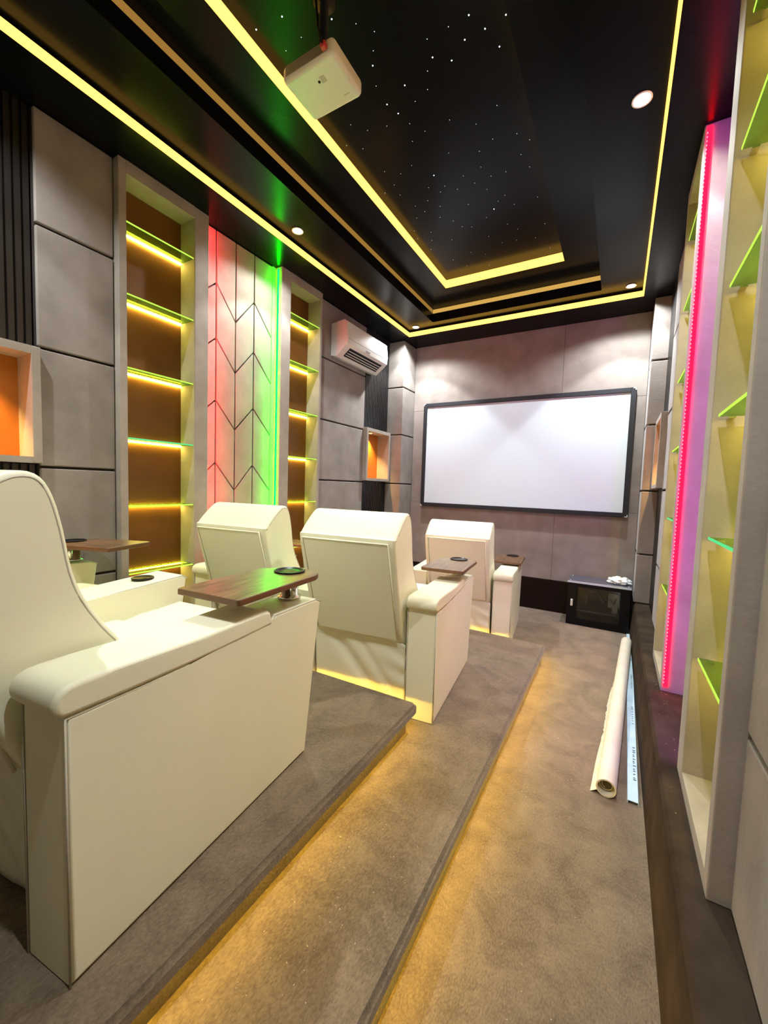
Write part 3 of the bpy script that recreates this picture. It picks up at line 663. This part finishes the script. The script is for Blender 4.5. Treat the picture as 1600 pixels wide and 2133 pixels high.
# crumpled bag
bm = bmesh.new(); bmesh.ops.create_icosphere(bm, subdivisions=4, radius=1)
rnd = random.Random(11)
from mathutils import noise
for v in bm.verts:
    n = noise.noise(v.co * 2.3) * .45 + noise.noise(v.co * 6) * .18
    v.co = v.co * (1 + n); v.co.z = max(v.co.z, -.45) + .45
    v.co.x *= .10; v.co.y *= .075; v.co.z *= .045
o = link('plastic_bag', bm, BAG, None, True); o.location = (.07, 4.80, RZ + .018); tag(o, 'crumpled white plastic bag lying on top of the black cabinet', 'plastic bag')

# ================================================================== TUBE AND PROFILE ON THE FLOOR
A = Vector((.036, 2.065, .043)); B = Vector((.150, 4.22, .062)); d = (B - A).normalized(); u = d.cross(Vector((0, 0, 1))).normalized(); v = u.cross(d)
e = empty('cardboard_tube', (A.x, A.y, 0), 0, 'long pale hollow roll wrapped in film lying on the aisle carpet', 'tube')
bm = bmesh.new(); n = 32; rings = []
for P, r in ((A, .036), (A, .042), (B, .042), (B, .036)): rings.append([bm.verts.new(P + (u * math.cos(2 * PI * k / n) + v * math.sin(2 * PI * k / n)) * r) for k in range(n)])
rings.append(rings[0])
for a, b in zip(rings, rings[1:]):
    for k in range(n): bm.faces.new([a[k], a[(k + 1) % n], b[(k + 1) % n], b[k]])
put(e, link('tube_wall', bm, PAPER, None, True)); smooth_by_angle(bpy.data.objects[[c.name for c in e.children][0]], 50)
bm = bmesh.new(); rr_ = random.Random(3); N_ = 60; row = []
for i in range(N_ + 1):
    a = i / N_; P = A.lerp(B, a * .62 + .002); wv = (.028 + .012 * math.sin(a * 11) * a + rr_.uniform(-.004, .006) * (a > .35)) * (1 - .5 * a)
    row.append([bm.verts.new(P - u * .036 + Vector((0, 0, -.022))), bm.verts.new(P - u * (.036 + wv * .6) + Vector((0, 0, -.034))), bm.verts.new(P - u * (.036 + wv) + Vector((0, 0, -.041)))])
for a, b in zip(row, row[1:]):
    for k in range(2): bm.faces.new([a[k], a[k + 1], b[k + 1], b[k]])
w_ = link('film_flap', bm, FILM); md = w_.modifiers.new('thickness', 'SOLIDIFY'); md.thickness = .0015; put(e, w_)
bm = bmesh.new(); pts = []
for k in range(40): a = k / 39 * 3.4 * PI; r = .034 - .018 * k / 39; pts.append(A + d * .03 + (u * math.cos(a) + v * math.sin(a)) * r)
tube(bm, pts, .0012, 5); put(e, link('rolled_sheet_edge', bm, PAPER))
A2 = Vector((.145, 2.085, 0)); B2 = Vector((.182, 4.62, 0)); d2 = (B2 - A2).normalized(); u2_ = Vector((d2.y, -d2.x, 0)); 
if u2_.x < 0: u2_ = -u2_
e = empty('metal_profile', (A2.x, A2.y, 0), 0, 'long pale blue aluminium channel lying along the ledge beside the roll', 'metal profile')
bm = bmesh.new(); L2 = (B2 - A2).length
def PP(s, wv, h): q = A2 + d2 * s + u2_ * wv; return (q.x, q.y, h)
sec = [(-.022, 0), (-.022, .012), (-.020, .0145), (.020, .0145), (.022, .012), (.022, 0), (.019, 0), (.019, .0115), (-.019, .0115), (-.019, 0)]
a_ = [bm.verts.new(PP(0, *q)) for q in sec]; b_ = [bm.verts.new(PP(L2, *q)) for q in sec]
bm.faces.new(a_); bm.faces.new(b_[::-1])
for k in range(len(sec)): bm.faces.new([a_[k], a_[(k + 1) % len(sec)], b_[(k + 1) % len(sec)], b_[k]])
put(e, link('channel', bm, ALU))
bm = bmesh.new(); rnd = random.Random(2)
for s0, s1 in ((.16, .48), (.72, .95), (1.25, 1.5), (1.8, 2.0)):
    s = s0
    while s < s1:
        q = [PP(s, .003, .0149), PP(s + .008, .003, .0149), PP(s + .008, .003 + rnd.uniform(.006, .013), .0149), PP(s, .003 + rnd.uniform(.004, .013), .0149)]
        bm.faces.new([bm.verts.new(p) for p in q]); s += rnd.uniform(.014, .035)
o = link('printed_marks', bm, INK); o['kind'] = 'stuff'; put(e, o)
# lint on the carpet
bm = bmesh.new(); rnd = random.Random(21)
def fleck(x, y, z, r):
    a = rnd.uniform(0, PI); q = [(x + r * math.cos(a + k * PI / 2) * (1 if k % 2 else .35), y + r * math.sin(a + k * PI / 2) * (1 if k % 2 else .35), z) for k in range(4)]
    vs = [bm.verts.new(p) for p in q]; top = bm.verts.new((x, y, z + r * .5))
    for k in range(4): bm.faces.new([vs[k], vs[(k + 1) % 4], top])
for k in range(75): fleck(rnd.uniform(-.80, -.47), rnd.uniform(.5, 1.25), .151, rnd.uniform(.0012, .003))
for k in range(60): fleck(rnd.uniform(-.42, -.02), rnd.uniform(.7, 2.6), .001, rnd.uniform(.001, .003))
for k in range(24): fleck(rnd.uniform(.235, .30), rnd.uniform(1.3, 2.9), ZP + .001, rnd.uniform(.001, .0028))
o = link('lint', bm, LINT); tag(o, 'scattered specks of pale lint on the carpet and ledge', 'lint', None, 'stuff')
